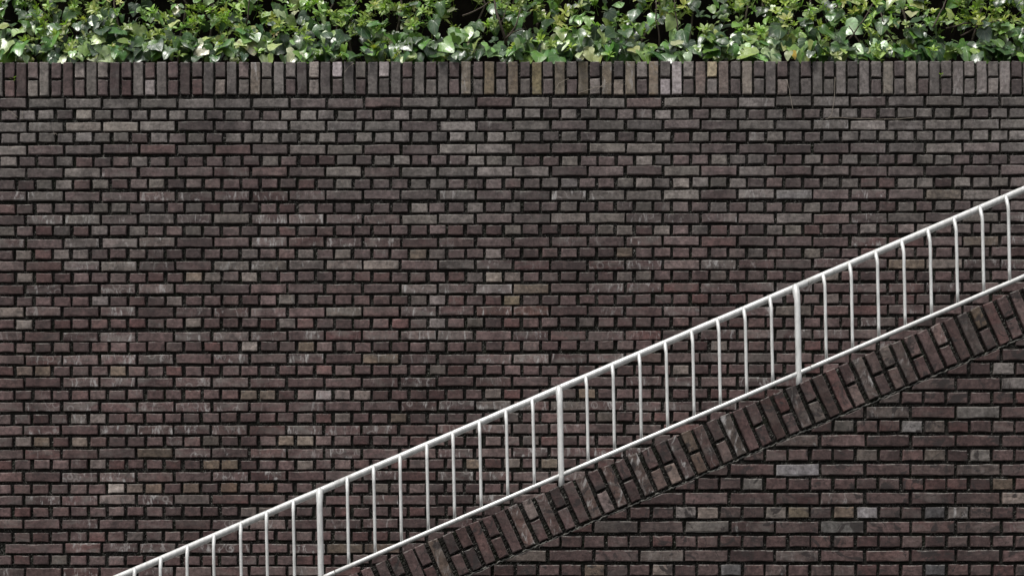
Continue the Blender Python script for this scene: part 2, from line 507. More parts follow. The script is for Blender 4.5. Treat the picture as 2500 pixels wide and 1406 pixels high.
for i in range(80):
    if row_top[i] > GROUND_ROW - 20: break
    st = i % 2 == 0
    x0 = (s_start if st else h_start).get(i, 62 if st else 36)
    xr = 2079.5 if st else 2011.0
    n = 22 if st else 43
    pitch = (xr - x0) / n
    cnt0 = int(math.floor((XMIN - x0) / pitch))
    j = cnt0
    wob = rw.uniform(0, 10)
    while x0 + j * pitch < XMAX:
        left = x0 + j * pitch
        xj = left + rw.uniform(-1.1, 1.1)
        joint = 7.0 if st else 8.2
        w = pitch - joint + rw.uniform(-1.6, 1.0)
        if st and i == 38 and j == -1:      # one overlong brick at the left
            xj, w = 14, 138
        elif st and i == 38 and j == 0:
            xj = 160; w = 84
        cx = xj + w / 2
        ht = 21.5 + rw.uniform(-0.8, 0.7)
        cy = row_top[i] - 0.0025 * cx + ht / 2 + rw.uniform(-0.8, 0.9) + 1.2 * math.sin(cx * 0.006 + wob)
        sp = special(SPECIAL_BACK, xj - 2, xj + w + 2, cy - 13, cy + 13)
        patch = mnoise.noise(Vector((cx * 0.0022, cy * 0.004, 3.1)))
        g = 0.60 if i < 4 else max(0.03, 0.44 - 0.019 * i)
        g += (0.3 if i < 12 else 0.14) * patch
        if 250 < cy < 560 and cx > 800: g += 0.15
        if sp: c, wear = sp
        else:
            c = pick(rw, max(0.02, min(0.85, g)))
            wear = min(1, max(0, rw.gauss(0.36 if st else 0.2, 0.2)))
            if st and i > 7 and rw.random() < (0.5 if cx < 1500 else 0.3): wear = rw.uniform(0.6, 1.0)
        low_ = min(1, max(0, (i - 8) / 10))      # the lower courses are fired redder
        c = [x * (1.05 - 0.07 * min(1, i / 40)) * f for x, f in zip(c, (1 + 0.012 * low_, 1 - 0.01 * low_, 1 - 0.014 * low_))]
        infr = xj > -w * 0.6 and xj + w < 2500 + w * 0.6 and cy < 1406 and cy < coping_y(cx) + 6
        ind = False
        if infr and st and n_s < 300: ind = True; n_s += 1
        if infr and not st and n_h < 300: ind = True; n_h += 1
        place(wall, wall_joined, 'stretcher' if st else 'header', cx, cy, w, ht, 0.0, rw, tint(c, wear),
              rot=rw.gauss(0, 0.0045) - 0.0025, individual=ind, name='stretcher_brick' if st else 'header_brick')
        j += 1
# upright top course: full bricks and pairs of half bricks by turns
TOPC = {196: ((126, 121, 118), .3), 252: ((112, 108, 104), .5), 766: ((138, 133, 128), .2), 823: ((160, 155, 158), .2),
        937: ((158, 153, 154), .2), 1740: ((150, 142, 120), .2)}
TOPLOW = {366: ((128, 124, 124), .3), 537: ((118, 112, 108), .4), 1628: ((142, 138, 141), .2), 1508: ((126, 120, 112), .3), 1913: ((122, 116, 112), .2)}
TOPF = {1140: ((122, 116, 104), .7), 1198: ((104, 96, 80), .5), 1256: ((100, 92, 80), .5), 1312: ((108, 102, 78), .4), 1370: ((104, 99, 86), .5), 1428: ((94, 89, 76), .5),
        1485: ((110, 104, 92), .8), 1543: ((114, 108, 96), .7), 1600: ((114, 104, 90), .6), 1656: ((146, 143, 145), .4), 1714: ((104, 94, 90), .5),
        1772: ((96, 88, 84), .5), 1830: ((122, 117, 110), .4), 2170: ((110, 107, 100), .5), 2226: ((110, 107, 103), .5), 2340: ((124, 121, 120), .8),
        2397: ((130, 127, 126), .8), 2452: ((134, 131, 130), .6), 625: ((110, 104, 96), .8)}
rc = random.Random(5)
def near(tab, x):
    for kx, v in tab.items():
        if abs(kx - x) < 16: return v
    return None
j = -12
while True:
    lx = 39.6 + 28.61 * j
    if lx > XMAX: break
    if lx > XMIN:
        full = j % 2 == 0
        cx = lx + 11.5 + rc.uniform(-0.7, 0.7)
        top = 152.8 - 0.0013 * cx + rc.uniform(-0.5, 0.5)
        bot = 235.5 - min(5.5, 0.009 * max(cx, 0)) + rc.uniform(-0.6, 0.6)
        infr = -12 < cx < 2512
        gg = min(0.85, max(0.12, 0.20 + cx / 2900 + (0.25 if full else -0.05)))
        w = 22.8 + rc.uniform(-0.7, 0.5)
        if full:
            c, wear = near(TOPF, cx) or (pick(rc, gg), rc.uniform(0.1, 0.6))
            place(wall, wall_joined, 'soldier', cx, (top + bot) / 2, w, bot - top, 0.0, rc, tint([x * 1.04 for x in c], wear),
                  rot=rc.gauss(0, 0.006), individual=infr, name='coping_brick')
        else:
            midj = (top + bot) / 2 + rc.uniform(-1.2, 1.2)
            for (a, b, tb) in ((top, midj - 3, TOPC), (midj + 3.2, bot, TOPLOW)):
                c, wear = near(tb, cx) or (pick(rc, gg * 0.7), rc.uniform(0.1, 0.5))
                place(wall, wall_joined, 'half', cx, (a + b) / 2, w, b - a, 0.0, rc, tint([x * 1.04 for x in c], wear),
                      rot=rc.gauss(0, 0.006), individual=infr, name='half_brick')
    j += 1
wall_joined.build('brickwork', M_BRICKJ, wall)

def lumpy(name, x0, x1, z0, z1, y, step, amp, parent, mat, seed, clip=None, back=0.2):
    """mortar bed: a body with an uneven raked front"""
    nx = max(2, int((x1 - x0) / step)); nz = max(2, int((z1 - z0) / step))
    xs = np.linspace(x0, x1, nx + 1); zs = np.linspace(z0, z1, nz + 1)
    rg = np.random.default_rng(seed)
    X, Z = np.meshgrid(xs, zs)
    if clip is not None:      # squash each column under a sloping top
        T = np.minimum(clip(X), z1)
        T = np.maximum(T, z0 + 0.001)
        Z = z0 + (Z - z0) / (z1 - z0) * (T - z0)
    Y = y + rg.uniform(-amp, amp, X.shape)
    lowf = np.array([mnoise.noise(Vector((a * 9, 0, b * 9))) for a, b in zip(X.ravel(), Z.ravel())]).reshape(X.shape)
    Y = Y - 0.010 * np.clip(lowf, -0.35, 0.8)
    n = X.size
    v = np.stack([X.ravel(), Y.ravel(), Z.ravel()], 1)
    f = []
    w = nx + 1
    for b in range(nz):
        for a in range(nx):
            i = b * w + a
            f.append((i, i + 1, i + w + 1, i + w))
    # body: rim to the back
    rim = list(range(w)) + [b * w + nx for b in range(1, nz + 1)] + [nz * w + a for a in range(nx - 1, -1, -1)] + [b * w for b in range(nz - 1, 0, -1)]
    vb = v[rim].copy(); vb[:, 1] = y + back
    v = np.concatenate([v, vb])
    m = len(rim)
    for q in range(m):
        q2 = (q + 1) % m
        f.append((rim[q2], rim[q], n + q, n + q2))
    f.append(tuple(n + q for q in range(m)))
    return link(name, mesh(name, v, f), parent, mat=mat)

z_top = P(0, 153.5, 0).z
lumpy('mortar_bed', P(XMIN + 6, 0, 0).x, P(XMAX - 6, 0, 0).x, 0.0, z_top, 0.0175, 0.013, 0.0030, wall, M_MORTAR, 3, back=0.28)

# ---------------------------------------------------------------- the stair parapet
YF = -1.5
KF = S * (YF + D) / D
par = link('parapet_wall', None)
tag(par, 'sloping dark brick stair parapet with a slanted coping of bricks on edge, in front of the tall wall', 'wall')
par_joined = Joined()
rp = random.Random(23)
CL = 106.5                      # length of a coping brick in pixels
SLOPE = 0.4268
TH = math.atan(SLOPE)
cosT, sinT = math.cos(TH), math.sin(TH)
GAPU = 9.0                      # mortar band under the coping, pixels
def clip_poly(poly, fn):
    out = []
    for i in range(len(poly)):
        a, b = poly[i], poly[(i + 1) % len(poly)]
        fa, fb = fn(a), fn(b)
        if fa >= 0: out.append(a)
        if (fa >= 0) != (fb >= 0):
            t = fa / (fa - fb)
            out.append((a[0] + (b[0] - a[0]) * t, a[1] + (b[1] - a[1]) * t))
    return out
LIMIT = CL + GAPU
def below(p):                   # pixel point: distance under the band's lower edge
    return (p[1] - (701 + (2500 - p[0]) * SLOPE)) * cosT - LIMIT
S_PH, H_PH = 1343.0, 1206.4
for i in range(-14, 60):
    ytop = 887 + 35.07 * i
    if ytop > HY + EYE / KF - 20: break
    st = i % 2 != 0
    pitch = 110.6 if st else 55.45
    ph = S_PH if st else H_PH
    j = int((-1300 - ph) / pitch)
    while ph + j * pitch < 3120:
        lx = ph + j * pitch + rp.uniform(-1.2, 1.2)
        w = pitch - 8.0 + rp.uniform(-1.6, 1.0)
        h = 26.4 + rp.uniform(-0.9, 0.8)
        yt = ytop + rp.uniform(-0.8, 0.8)
        j += 1
        quad = [(lx, yt + h), (lx + w, yt + h), (lx + w, yt), (lx, yt)]
        ds = [below(p) for p in quad]
        if max(ds) < 6: continue
        cx, cy = lx + w / 2, yt + h / 2
        sp = special(SPECIAL_FRONT, lx, lx + w, yt - 2, yt + h + 2)
        if sp: c, wear = sp
        else:
            c = pick(rp, 0.07)
            c = [c[0] * 0.93, c[1] * 0.90, c[2] * 0.89]
            wear = min(1, max(0, rp.gauss(0.28 if st else 0.15, 0.2)))
        t = tint(c, wear)
        infr = lx + w > 0 and lx < 2500 and yt < 1406
        nm = 'stretcher_brick' if st else 'header_brick'
        if min(ds) >= 0:
            place(par, par_joined, 'stretcher' if st else 'header', cx, cy, w, h, YF, rp, t, rot=rp.gauss(0, 0.005), individual=infr, name=nm)
        else:
            poly = clip_poly(quad, below)
            xs = [p[0] for p in poly]; ys = [p[1] for p in poly]
            if max(xs) - min(xs) < 14 or max(ys) - min(ys) < 9: continue
            mx, my = sum(xs) / len(xs), sum(ys) / len(ys)
            v, f = brick_geo([((p[0] - mx) * KF, -(p[1] - my) * KF) for p in poly], rp)
            cpos = P(mx, my, YF)
            if infr:
                me = mesh('brick', v, f); me.materials.append(M_BRICK)
                o = link('cut_brick', me, par, cpos); o.color = t
            else:
                par_joined.add(v + np.array(cpos), f, t)
# slanted coping
SEQ = [(881.5, 'F'), (916.5, 'H'), (948, 'H'), (984, 'F'), (1012, 'H'), (1044.5, 'F'), (1079.5, 'H'), (1112, 'H'), (1145, 'F'), (1177.6, 'H'),
       (1209, 'F'), (1240.7, 'F'), (1274, 'H'), (1306.4, 'F'), (1340.6, 'H'), (1374, 'F'), (1404.6, 'F'), (1436, 'H'), (1468.6, 'F'),
       (1501, 'H'), (1533.4, 'F'), (1566, 'H'), (1600, 'H'), (1630.7, 'F'), (1663, 'H'), (1693, 'F'), (1726, 'H'), (1758.7, 'F'), (1789.5, 'F'),
       (1820.5, 'H'), (1855.5, 'F'), (1888, 'H'), (1918.6, 'F'), (1952, 'H'), (1984, 'F'), (2016.8, 'F'), (2048.4, 'H'), (2081.7, 'F'), (2112, 'H'),
       (2146, 'H'), (2176.7, 'F'), (2208, 'H'), (2240.7, 'F'), (2273, 'H'), (2306.4, 'F'), (2337, 'F'), (2369.6, 'H'), (2401, 'F'), (2433.6, 'H'),
       (2466, 'F'), (2497.6, 'H')]
x = 881.5
k = 0
while x > -1150:
    x -= 32.3; k += 1
    SEQ.insert(0, (x, 'F' if k % 2 else 'H'))
x = 2497.6
while x < 3080:
    x += 32.3; k += 1
    SEQ.append((x, 'F' if k % 2 else 'H'))
CUP = {1274: ((118, 114, 112), .3), 2273: ((112, 100, 98), .8), 1888: ((78, 58, 57), .1), 2369.6: ((88, 80, 68), .3)}
CLO = {1436: ((124, 118, 118), .3), 1600: ((132, 124, 118), .4), 1566: ((104, 94, 90), .4), 1663: ((94, 84, 76), .3), 1726: ((104, 96, 94), .4),
       2048.4: ((104, 94, 92), .4), 2146: ((96, 86, 84), .4)}
CFU = {1044.5: ((96, 88, 80), .6), 1240.7: ((94, 80, 76), .85), 1306.4: ((82, 70, 68), .8), 1404.6: ((86, 74, 70), .75), 1468.6: ((92, 80, 76), .9),
       1533.4: ((90, 80, 76), .9), 1630.7: ((80, 70, 70), .95), 1693: ((84, 70, 68), .7), 1758.7: ((88, 84, 80), 1.0), 1918.6: ((80, 72, 70), .6),
       2081.7: ((80, 74, 72), .9), 2176.7: ((78, 70, 68), .7), 1855.5: ((68, 56, 54), .3), 1984: ((66, 56, 54), .3)}
for (lx, ty) in SEQ:
    pw = 24.6 + rp.uniform(-0.8, 0.6)
    infr = lx > 760 and lx < 2520
    def put(a, b, kind, tab, nm):
        # a..b: distance down the brick's length from the top edge
        c, wear = tab.get(lx) or (pick(rp, 0.05), rp.uniform(0.15, 0.65))
        c = [q * f for q, f in zip(c, (0.98, 0.94, 0.93))]
        m = (a + b) / 2
        ox, oy = lx, coping_y(lx)
        cx = ox + cosT * pw / 2 + sinT * m
        cy = oy - sinT * pw / 2 + cosT * m
        place(par, par_joined, kind, cx, cy, pw, b - a, YF - 0.004, rp, tint(c, wear), rot=-TH - rp.gauss(0, 0.008) - 0.02, individual=infr, name=nm)
    t0 = rp.uniform(-0.4, 0.4)
    if ty == 'F':
        put(t0, CL + rp.uniform(-2.5, 1), 'soldier', CFU, 'coping_brick')
    else:
        mj = CL * 0.5 + rp.uniform(-1.5, 1.5)
        put(t0, mj - 3.6, 'half', CUP, 'half_brick')
        put(mj + 3.6, CL + rp.uniform(-2, 1), 'half', CLO, 'half_brick')
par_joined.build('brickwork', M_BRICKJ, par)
xa, xb = P(-1180, 0, YF).x, P(3090, 0, YF).x
def top_z(X):
    px = X / KF + 1250
    return EYE + (HY - (coping_y(px) + 1.6)) * KF
lumpy('mortar_bed', xa, xb, -0.02, top_z(xb) + 0.0, YF + 0.0175, 0.0125, 0.0030, par, M_MORTAR, 9, clip=top_z, back=0.20)

fp, fr = [], []
q = -1100.0
while q < 3080:
    oy = coping_y(q)
    d_ = CL + 6.5 + rp.uniform(-2.0, 2.0)
    p = P(q + sinT * d_, oy + cosT * d_, YF); p.y += 0.009 + rp.uniform(-0.003, 0.004)
    fp.append(p); fr.append(0.0042 * rp.uniform(0.35, 1.25))
    q += 4.5
fv, ff = tube(fp, fr, 6)
link('mortar_fillet', mesh('mortar_fillet', fv, ff, True), par, mat=M_FILLET)

# stair flight behind the parapet
sv, sf = [], []
nst = 22
run, rise = 0.36, 0.36 * SLOPE
for i in range(nst):
    xs0 = xa + 0.3 + i * run
    zt = max(0.02, top_z(xs0 + run) - 0.30)
    b = len(sv)
    x1 = xs0 + run + 0.0
    for (xx, yy, zz) in ((xs0, YF + 0.225, 0.004), (x1, YF + 0.225, 0.004), (x1, -0.004, 0.004), (xs0, -0.004, 0.004),
                         (xs0, YF + 0.225, zt), (x1, YF + 0.225, zt), (x1, -0.004, zt), (xs0, -0.004, zt)):
        sv.append((xx, yy, zz))
    sf += [(b + 4, b + 5, b + 6, b + 7), (b, b + 4, b + 7, b + 3), (b, b + 1, b + 5, b + 4), (b + 2, b + 3, b + 7, b + 6)]
tag(link('stair_steps', mesh('stair_steps', sv, sf), mat=M_CONC), kind='structure')

# ---------------------------------------------------------------- the railing
YR = YF + 0.115            # plane of the bars
YH = YR + 0.048            # plane of the handrail
rail = link('stair_railing', None)
tag(rail, 'white painted steel stair railing with thin upright bars, fixed on the sloping brick coping', 'railing')

def part_tube(name, path, rad, sides=14):
    v, f = tube(path, rad, sides)
    return link(name, mesh(name, v, f, True), rail, mat=M_PAINT)

def hand_y(px): return 1368.7 - 0.4277 * (px - 382.4)
def bot_y(px): return 1395.6 - 0.4289 * (px - 820)
def straight(x0, x1, fy, y, r, name):
    a, b = P(x0, fy(x0), y), P(x1, fy(x1), y)
    n = max(2, int((b - a).length / 0.12))
    rr = random.Random(int(x0))
    pts = [a.lerp(b, i / n) + Vector((0, rr.uniform(-.0006, .0006), rr.uniform(-.0006, .0006))) for i in range(n + 1)]
    d = (b - a).normalized()
    pts = [a, a + d * 0.002] + pts[1:-1] + [b - d * 0.002, b]
    return part_tube(name, pts, [r * 0.9] + [r] * (len(pts) - 2) + [r * 0.9], 18)

HR, BR, BARR, POSTR = 0.0182, 0.0123, 0.0082, 0.0158
hand_cuts = [-560, 232, 817.5, 1970.5, 2556, 3060]
for a, b in zip(hand_cuts[:-1], hand_cuts[1:]):
    straight(a + 0.5, b - 0.5, hand_y, YH, HR, 'handrail')
posts = [-390, 195, 780.5, 1364.5, 1941.5, 2521]
# short sockets inside the handrail joints
for xj in hand_cuts[1:-1]:
    straight(xj - 8, xj + 8, hand_y, YH, HR * 0.86, 'joint_sleeve')
cuts = []
prev = -560
for p in posts:
    jx = p + 38
    cuts.append((prev, p + 6.5))
    if p in (780.5, 1941.5, -390, 2521):
        cuts.append((p + 7.5, jx - 0.7)); prev = jx + 0.7
    else:
        prev = p + 7.5
cuts.append((prev, 3060))
for a, b in cuts:
    straight(a, b, bot_y, YR, BR, 'bottom_rail')

rr = random.Random(31)
LEAN = 0.0195
def upright(px_top, rad, name, post):
    """bar: upright shaft, kinked back at the top to meet the handrail"""
    yt = hand_y(px_top)
    top = P(px_top, yt - 4.5, YH - HR * 0.95)
    off = 0.004 + rr.uniform(-0.0008, 0.0008)
    kink_z = top.z - (0.083 if post else 0.070) + rr.uniform(-0.003, 0.003)
    kink = Vector((top.x + off, YR, kink_z))
    if post:
        zb = EYE + (HY - coping_y(px_top + 6)) * KF - 0.02
    else:
        zb = 0
    x = kink.x
    if not post:
        # foot on the bottom rail
        k = S * (YR + D) / D
        for _ in range(4):
            pxb = x / k + 1250
            zb = EYE + (HY - bot_y(pxb)) * k
            x = kink.x + (kink.z - zb) * LEAN
        zb += BR * 0.4
    else:
        x = kink.x + (kink.z - zb) * LEAN
    foot = Vector((x, YR, zb))
    dirb = (top - kink).normalized()
    shaft = (kink - foot).normalized()
    pts = [foot]
    n = 6
    for i in range(1, n):
        pts.append(foot.lerp(kink - shaft * 0.016, i / n) + Vector((rr.uniform(-.0005, .0005), 0, 0)))
    # smooth kink
    p0, p1, p2 = kink - shaft * 0.016, kink, kink + dirb * 0.016
    for t in (0.0, 0.25, 0.5, 0.75, 1.0):
        pts.append(p0 * (1 - t) ** 2 + p1 * 2 * t * (1 - t) + p2 * t * t)
    pts.append(kink.lerp(top, 0.6))
    # rounded, flattened end against the rail
    pts.append(top - dirb * rad * 0.55)
    rs = [rad] * len(pts)
    rs[-1] = rad * 1.12; rs[-2] = rad * 1.2; rs[-3] = rad * 1.12
    for q, s in ((0.2, 0.9), (0.55, 0.66), (0.75, 0.3)):
        pts.append(top + dirb * rad * (q - 0.55 + 0.35)); rs.append(rad * s)
    o = part_tube(name, pts, rs, 14)
    return o

bar_x = []
gaps = [(posts[i], posts[i + 1]) for i in range(len(posts) - 1)]
explicit = {(780.5, 1364.5): [847.6, 912, 976.4, 1041.7, 1105, 1169.8, 1234.4, 1298.8],
            (1364.5, 1941.5): [1429.6, 1494.5, 1559.5, 1623, 1687.5, 1751, 1815, 1878.8],
            (1941.5, 2521): [2009, 2073, 2137, 2200.5, 2264.5, 2328, 2391.6, 2455],
            (195, 780.5): [264, 329.6, 392.9, 458, 522.8, 588, 651, 716.5]}
for g in gaps:
    bar_x += explicit.get(g, [g[0] + (g[1] - g[0]) * q / 9 for q in range(1, 9)])
bar_x += [2521 + 65 * q for q in range(1, 9)]
for px in posts: upright(px, POSTR, 'post', True)
for px in bar_x: upright(px, BARR, 'baluster', False)

# ---------------------------------------------------------------- earth bank behind the wall
bv, bf = [], []
nb = 60
prof = [(0.255, z_top - 0.03), (0.75, z_top), (0.95, z_top + 0.4), (1.05, z_top + 0.9), (1.6, z_top + 1.25), (9.0, z_top + 1.5)]  # hollowed back under the foliage to keep light off it
rbk = random.Random(2)
xw0, xw1 = P(XMIN + 6, 0, 0).x, P(XMAX - 6, 0, 0).x
for i in range(nb + 1):
    X = xw0 + (xw1 - xw0) * i / nb
    for (yy, zz) in prof:
        bv.append((X, yy + rbk.uniform(-.02, .03), zz + rbk.uniform(-.02, .02)))
m = len(prof)
for i in range(nb):
    for q in range(m - 1):
        bf.append((i * m + q, (i + 1) * m + q, (i + 1) * m + q + 1, i * m + q + 1))
tag(link('earth_bank', mesh('earth_bank', bv, bf), mat=M_SOIL_SHADE), kind='structure')

# ---------------------------------------------------------------- hedge: azaleas with ivy in front
rh = random.Random(77)
def aza_leaf(L, W, fold, curl):
    """leaf along +Y, face up +Z"""
    v = [(0, 0, 0)]
    uv = [(0.5, 0)]
    prof = ((0.22, 0.55), (0.5, 1.0), (0.8, 0.72))
    for t, wd in prof:
        z = -curl * t * t * L
        v += [(-W * wd / 2, t * L, z + fold * W * wd), (0, t * L, z), (W * wd / 2, t * L, z + fold * W * wd)]
        uv += [(0.5 - wd / 2, t), (0.5, t), (0.5 + wd / 2, t)]
    v.append((0, L, -curl * L)); uv.append((0.5, 1))
    f = [(0, 2, 1), (0, 3, 2)]
    for q in (0, 1):
        a = 1 + q * 3
        f += [(a, a + 1, a + 4, a + 3), (a + 1, a + 2, a + 5, a + 4)]
    f += [(7, 8, 10), (8, 9, 10)]
    return np.array(v), f, np.array(uv)

def rosette(rng):
    """a whorl of leaves round a shoot tip, shoot along +Z"""
    V, F, U, n = [], [], [], 0
    def add(v, f, u):
        nonlocal n
        V.append(v); U.append(u); F.extend([tuple(i + n for i in q) for q in f]); n += len(v)
    cnt = rng.randint(6, 9)
    a0 = rng.uniform(0, 6.28)
    for i in range(cnt):
        L = rng.uniform(0.036, 0.060); W = L * rng.uniform(0.35, 0.48)
        v, f, u = aza_leaf(L, W, rng.uniform(0.05, 0.28), rng.uniform(0.0, 0.35))
        M = Euler((rng.uniform(R(5), R(48)), rng.uniform(-.3, .3), a0 + i * 6.283 / cnt * rng.uniform(0.9, 1.1))).to_matrix().to_4x4()
        add(xf(v, Matrix.Translation((0, 0, rng.uniform(-0.012, 0.0))) @ M), f, u)
    for i in range(rng.randint(2, 4)):
        L = rng.uniform(0.018, 0.034); W = L * 0.34
        v, f, u = aza_leaf(L, W, 0.25, 0.05)
        M = Euler((rng.uniform(R(50), R(80)), 0, rng.uniform(0, 6.28))).to_matrix().to_4x4()
        add(xf(v, M), f, u)
    sv_, sf_ = tube([Vector((0, 0, -0.07)), Vector((0.004, 0.002, -0.03)), Vector((0, 0, 0.004))], 0.0016, 3, False)
    add(np.array([tuple(p) for p in sv_]), sf_, np.full((len(sv_), 2), 0.2))
    return np.concatenate(V), F, np.concatenate(U)
ROS = []
for i in range(14):
    v, f, u = rosette(rh)
    me = mesh('leaf_rosette', v, f); set_uv(me, u); me.materials.append(M_AZA)
    ROS.append((v, f, u, me))

def ivy_leaf(rng):
    lob = rng.uniform(0.0, 0.8) ** 1.5
    half = [(0.0, -0.02), (0.16, -0.11), (0.34, -0.08), (0.50 + 0.04 * lob, 0.10), (0.49 - 0.08 * lob, 0.27), (0.44 - 0.14 * lob, 0.43),
            (0.35 - 0.07 * lob, 0.60), (0.18, 0.83), (0.0, 1.0)]
    fold = rng.uniform(-0.15, 0.45); curl = rng.uniform(-0.1, 0.6); wav = rng.uniform(0.02, 0.07); ph = rng.uniform(0, 6)
    def z(x, y):
        return fold * abs(x) * 0.8 - curl * y * y * 0.5 + wav * math.sin(y * 8 + ph) * (abs(x) * 2.2) + 0.05 * math.sin(x * 9 + ph * 2) - 0.35 * x * x * (fold > 0.1)
    v, uv, f = [], [], []
    mid = [-0.02, 0.06, 0.16, 0.28, 0.40, 0.52, 0.66, 0.84, 1.0]
    ids = {}
    def add(x, y):
        v.append((x, y, z(x, y))); uv.append((x + 0.5, y)); return len(v) - 1
    m_ids = [add(0, y) for y in mid]
    for sgn in (1, -1):
        o_ids, i_ids = [], []
        asym = rng.uniform(0.88, 1.1)
        for q, (hx, hy) in enumerate(half):
            if q in (0, len(half) - 1):
                o_ids.append(m_ids[q]); i_ids.append(m_ids[q]); continue
            hx2 = hx * asym + rng.uniform(-0.02, 0.02); hy2 = hy + rng.uniform(-0.02, 0.02)
            o_ids.append(add(sgn * hx2, hy2))
            i_ids.append(add(sgn * hx2 * 0.52, hy2 * 0.75 + mid[q] * 0.25))
        for q in range(len(half) - 1):
            for A, B in ((m_ids, i_ids), (i_ids, o_ids)):
                quad = [A[q], B[q], B[q + 1], A[q + 1]]
                quad = [x for n_, x in enumerate(quad) if x not in quad[:n_]]
                if len(quad) >= 3:
                    f.append(tuple(quad if sgn > 0 else quad[::-1]))
    return np.array(v), f, np.array(uv)
IVY = []
for i in range(18):
    v, f, u = ivy_leaf(rh)
    # petiole
    pv, pf = tube([Vector((0, -0.02, -0.005)), Vector((0.02, -0.25, -0.12)), Vector((0.0, -0.45, -0.35))], 0.012, 3, False)
    pv = np.array([tuple(p) for p in pv])
    f = f + [tuple(q + len(v) for q in t) for t in pf]
    v = np.concatenate([v, pv]); u = np.concatenate([u, np.full((len(pv), 2), 0.5)])
    me = mesh('ivy_leaf', v, f, True); set_uv(me, u); me.materials.append(M_IVY)
    IVY.append((v, f, u, me))

GAPS = [(1150, 30, 75, 45), (1215, 95, 45, 28), (1605, 92, 58, 36), (1570, 45, 30, 25), (2085, 98, 42, 30), (2345, 88, 70, 34), (870, 112, 36, 24), (2200, 95, 24, 16),
        (150, 30, 30, 20), (620, 40, 25, 30), (1680, 60, 26, 30), (1990, 95, 26, 16), (1130, 110, 30, 14), (2460, 95, 30, 24), (60, 110, 18, 10), (700, 110, 16, 12), (1270, 75, 22, 18)]
def in_gap(px, py, s=1.0):
    for gx, gy, rx, ry in GAPS:
        if ((px - gx) / (rx * s)) ** 2 + ((py - gy) / (ry * s)) ** 2 < 1: return True
    return False
def surf_y(py):              # the hedge face leans back as it rises
    return 0.13 + max(0, (150 - py)) * S * 0.62

AZ_T = [(0.29, 0.42, 0.085), (0.25, 0.37, 0.075), (0.36, 0.47, 0.14), (0.15, 0.26, 0.05), (0.42, 0.50, 0.20), (0.10, 0.18, 0.03)]
IV_T = [(0.025, 0.08, 0.012), (0.05, 0.13, 0.018), (0.09, 0.21, 0.025), (0.16, 0.29, 0.04), (0.24, 0.36, 0.08), (0.016, 0.045, 0.014), (0.03, 0.075, 0.016), (0.06, 0.15, 0.018), (0.02, 0.06, 0.014), (0.30, 0.43, 0.13), (0.42, 0.52, 0.24)]

NSH = 9
shrubs = []
texts = ['azalea shrub at the far left end, with pale new shoots above the ivy',
         'azalea shrub over the left part of the wall, second from the left edge',
         'leafy azalea shrub in the left half, standing left of the first dark hollow',
         'thin azalea shrub with a bare forked branch and dark hollows showing inside',
         'fine-leaved azalea shrub above the middle of the wall, right of the bare branch',
         'azalea shrub over the dark hollow with thin upright stems, right of the middle',
         'azalea shrub above the yellow leaf, in the right part of the hedge',
         'azalea shrub with bare twigs and a wide dark hollow, near the right end',
         'azalea shrub at the far right end, cut off by the picture edge']
for i in range(NSH):
    cxs = -180 + 350 * i
    o = link('azalea_shrub', None, loc=P(cxs, 160, 0.45))
    tag(o, texts[i], 'shrub', 'azaleas growing along the top of the wall')
    shrubs.append((o, cxs, Joined(), []))
def shrub_of(px):
    return min(shrubs, key=lambda s: abs(s[1] - px))

def orient(d, spin):
    return d.to_track_quat('Z', 'Y').to_matrix().to_4x4() @ Matrix.Rotation(spin, 4, 'Z')

ros_list, ivy_list = [], []
# azalea shoots over the face and above the frame; last layer is unseen canopy added for shade
for layer, (n_, dy) in enumerate(((3300, 0.0), (2700, 0.08), (2000, 0.17), (1800, 0.35))):
    for _ in range(n_):
        px = rh.uniform(XMIN + 60, XMAX - 60)
        py = rh.uniform(-420, 150) if layer else rh.uniform(-420, 140)
        bump = 26 * mnoise.noise(Vector((px * 0.006, py * 0.006, 1.0)))
        if py > 0:
            keep = 1.0 - (py / 150) ** 1.3 * 0.85
            if rh.random() > keep: continue
        if layer == 3 and py > -15: continue
        if in_gap(px, py, (0.82, 0.74, 0.5, 0.01)[layer]): continue
        if layer < 3 and py > -40 and mnoise.noise(Vector((px * 0.013, py * 0.021, 7.3 + 0.25 * layer))) < (-0.22, -0.26, -0.32)[layer]: continue
        y = surf_y(py) + dy - 0.003 * bump + rh.uniform(-0.05, 0.05) - (0.05 if layer == 0 else 0)
        d = Vector((rh.gauss(0, 0.45), -0.75 + rh.gauss(0, 0.3), 0.75 + rh.gauss(0, 0.35))).normalized()
        sc = rh.uniform(0.72, 1.08)
        c = [q * rh.uniform(0.85, 1.15) for q in rh.choice(AZ_T)]
        ros_list.append((layer, px, py, P(px, py, y), d, rh.uniform(0, 6.28), sc, c))
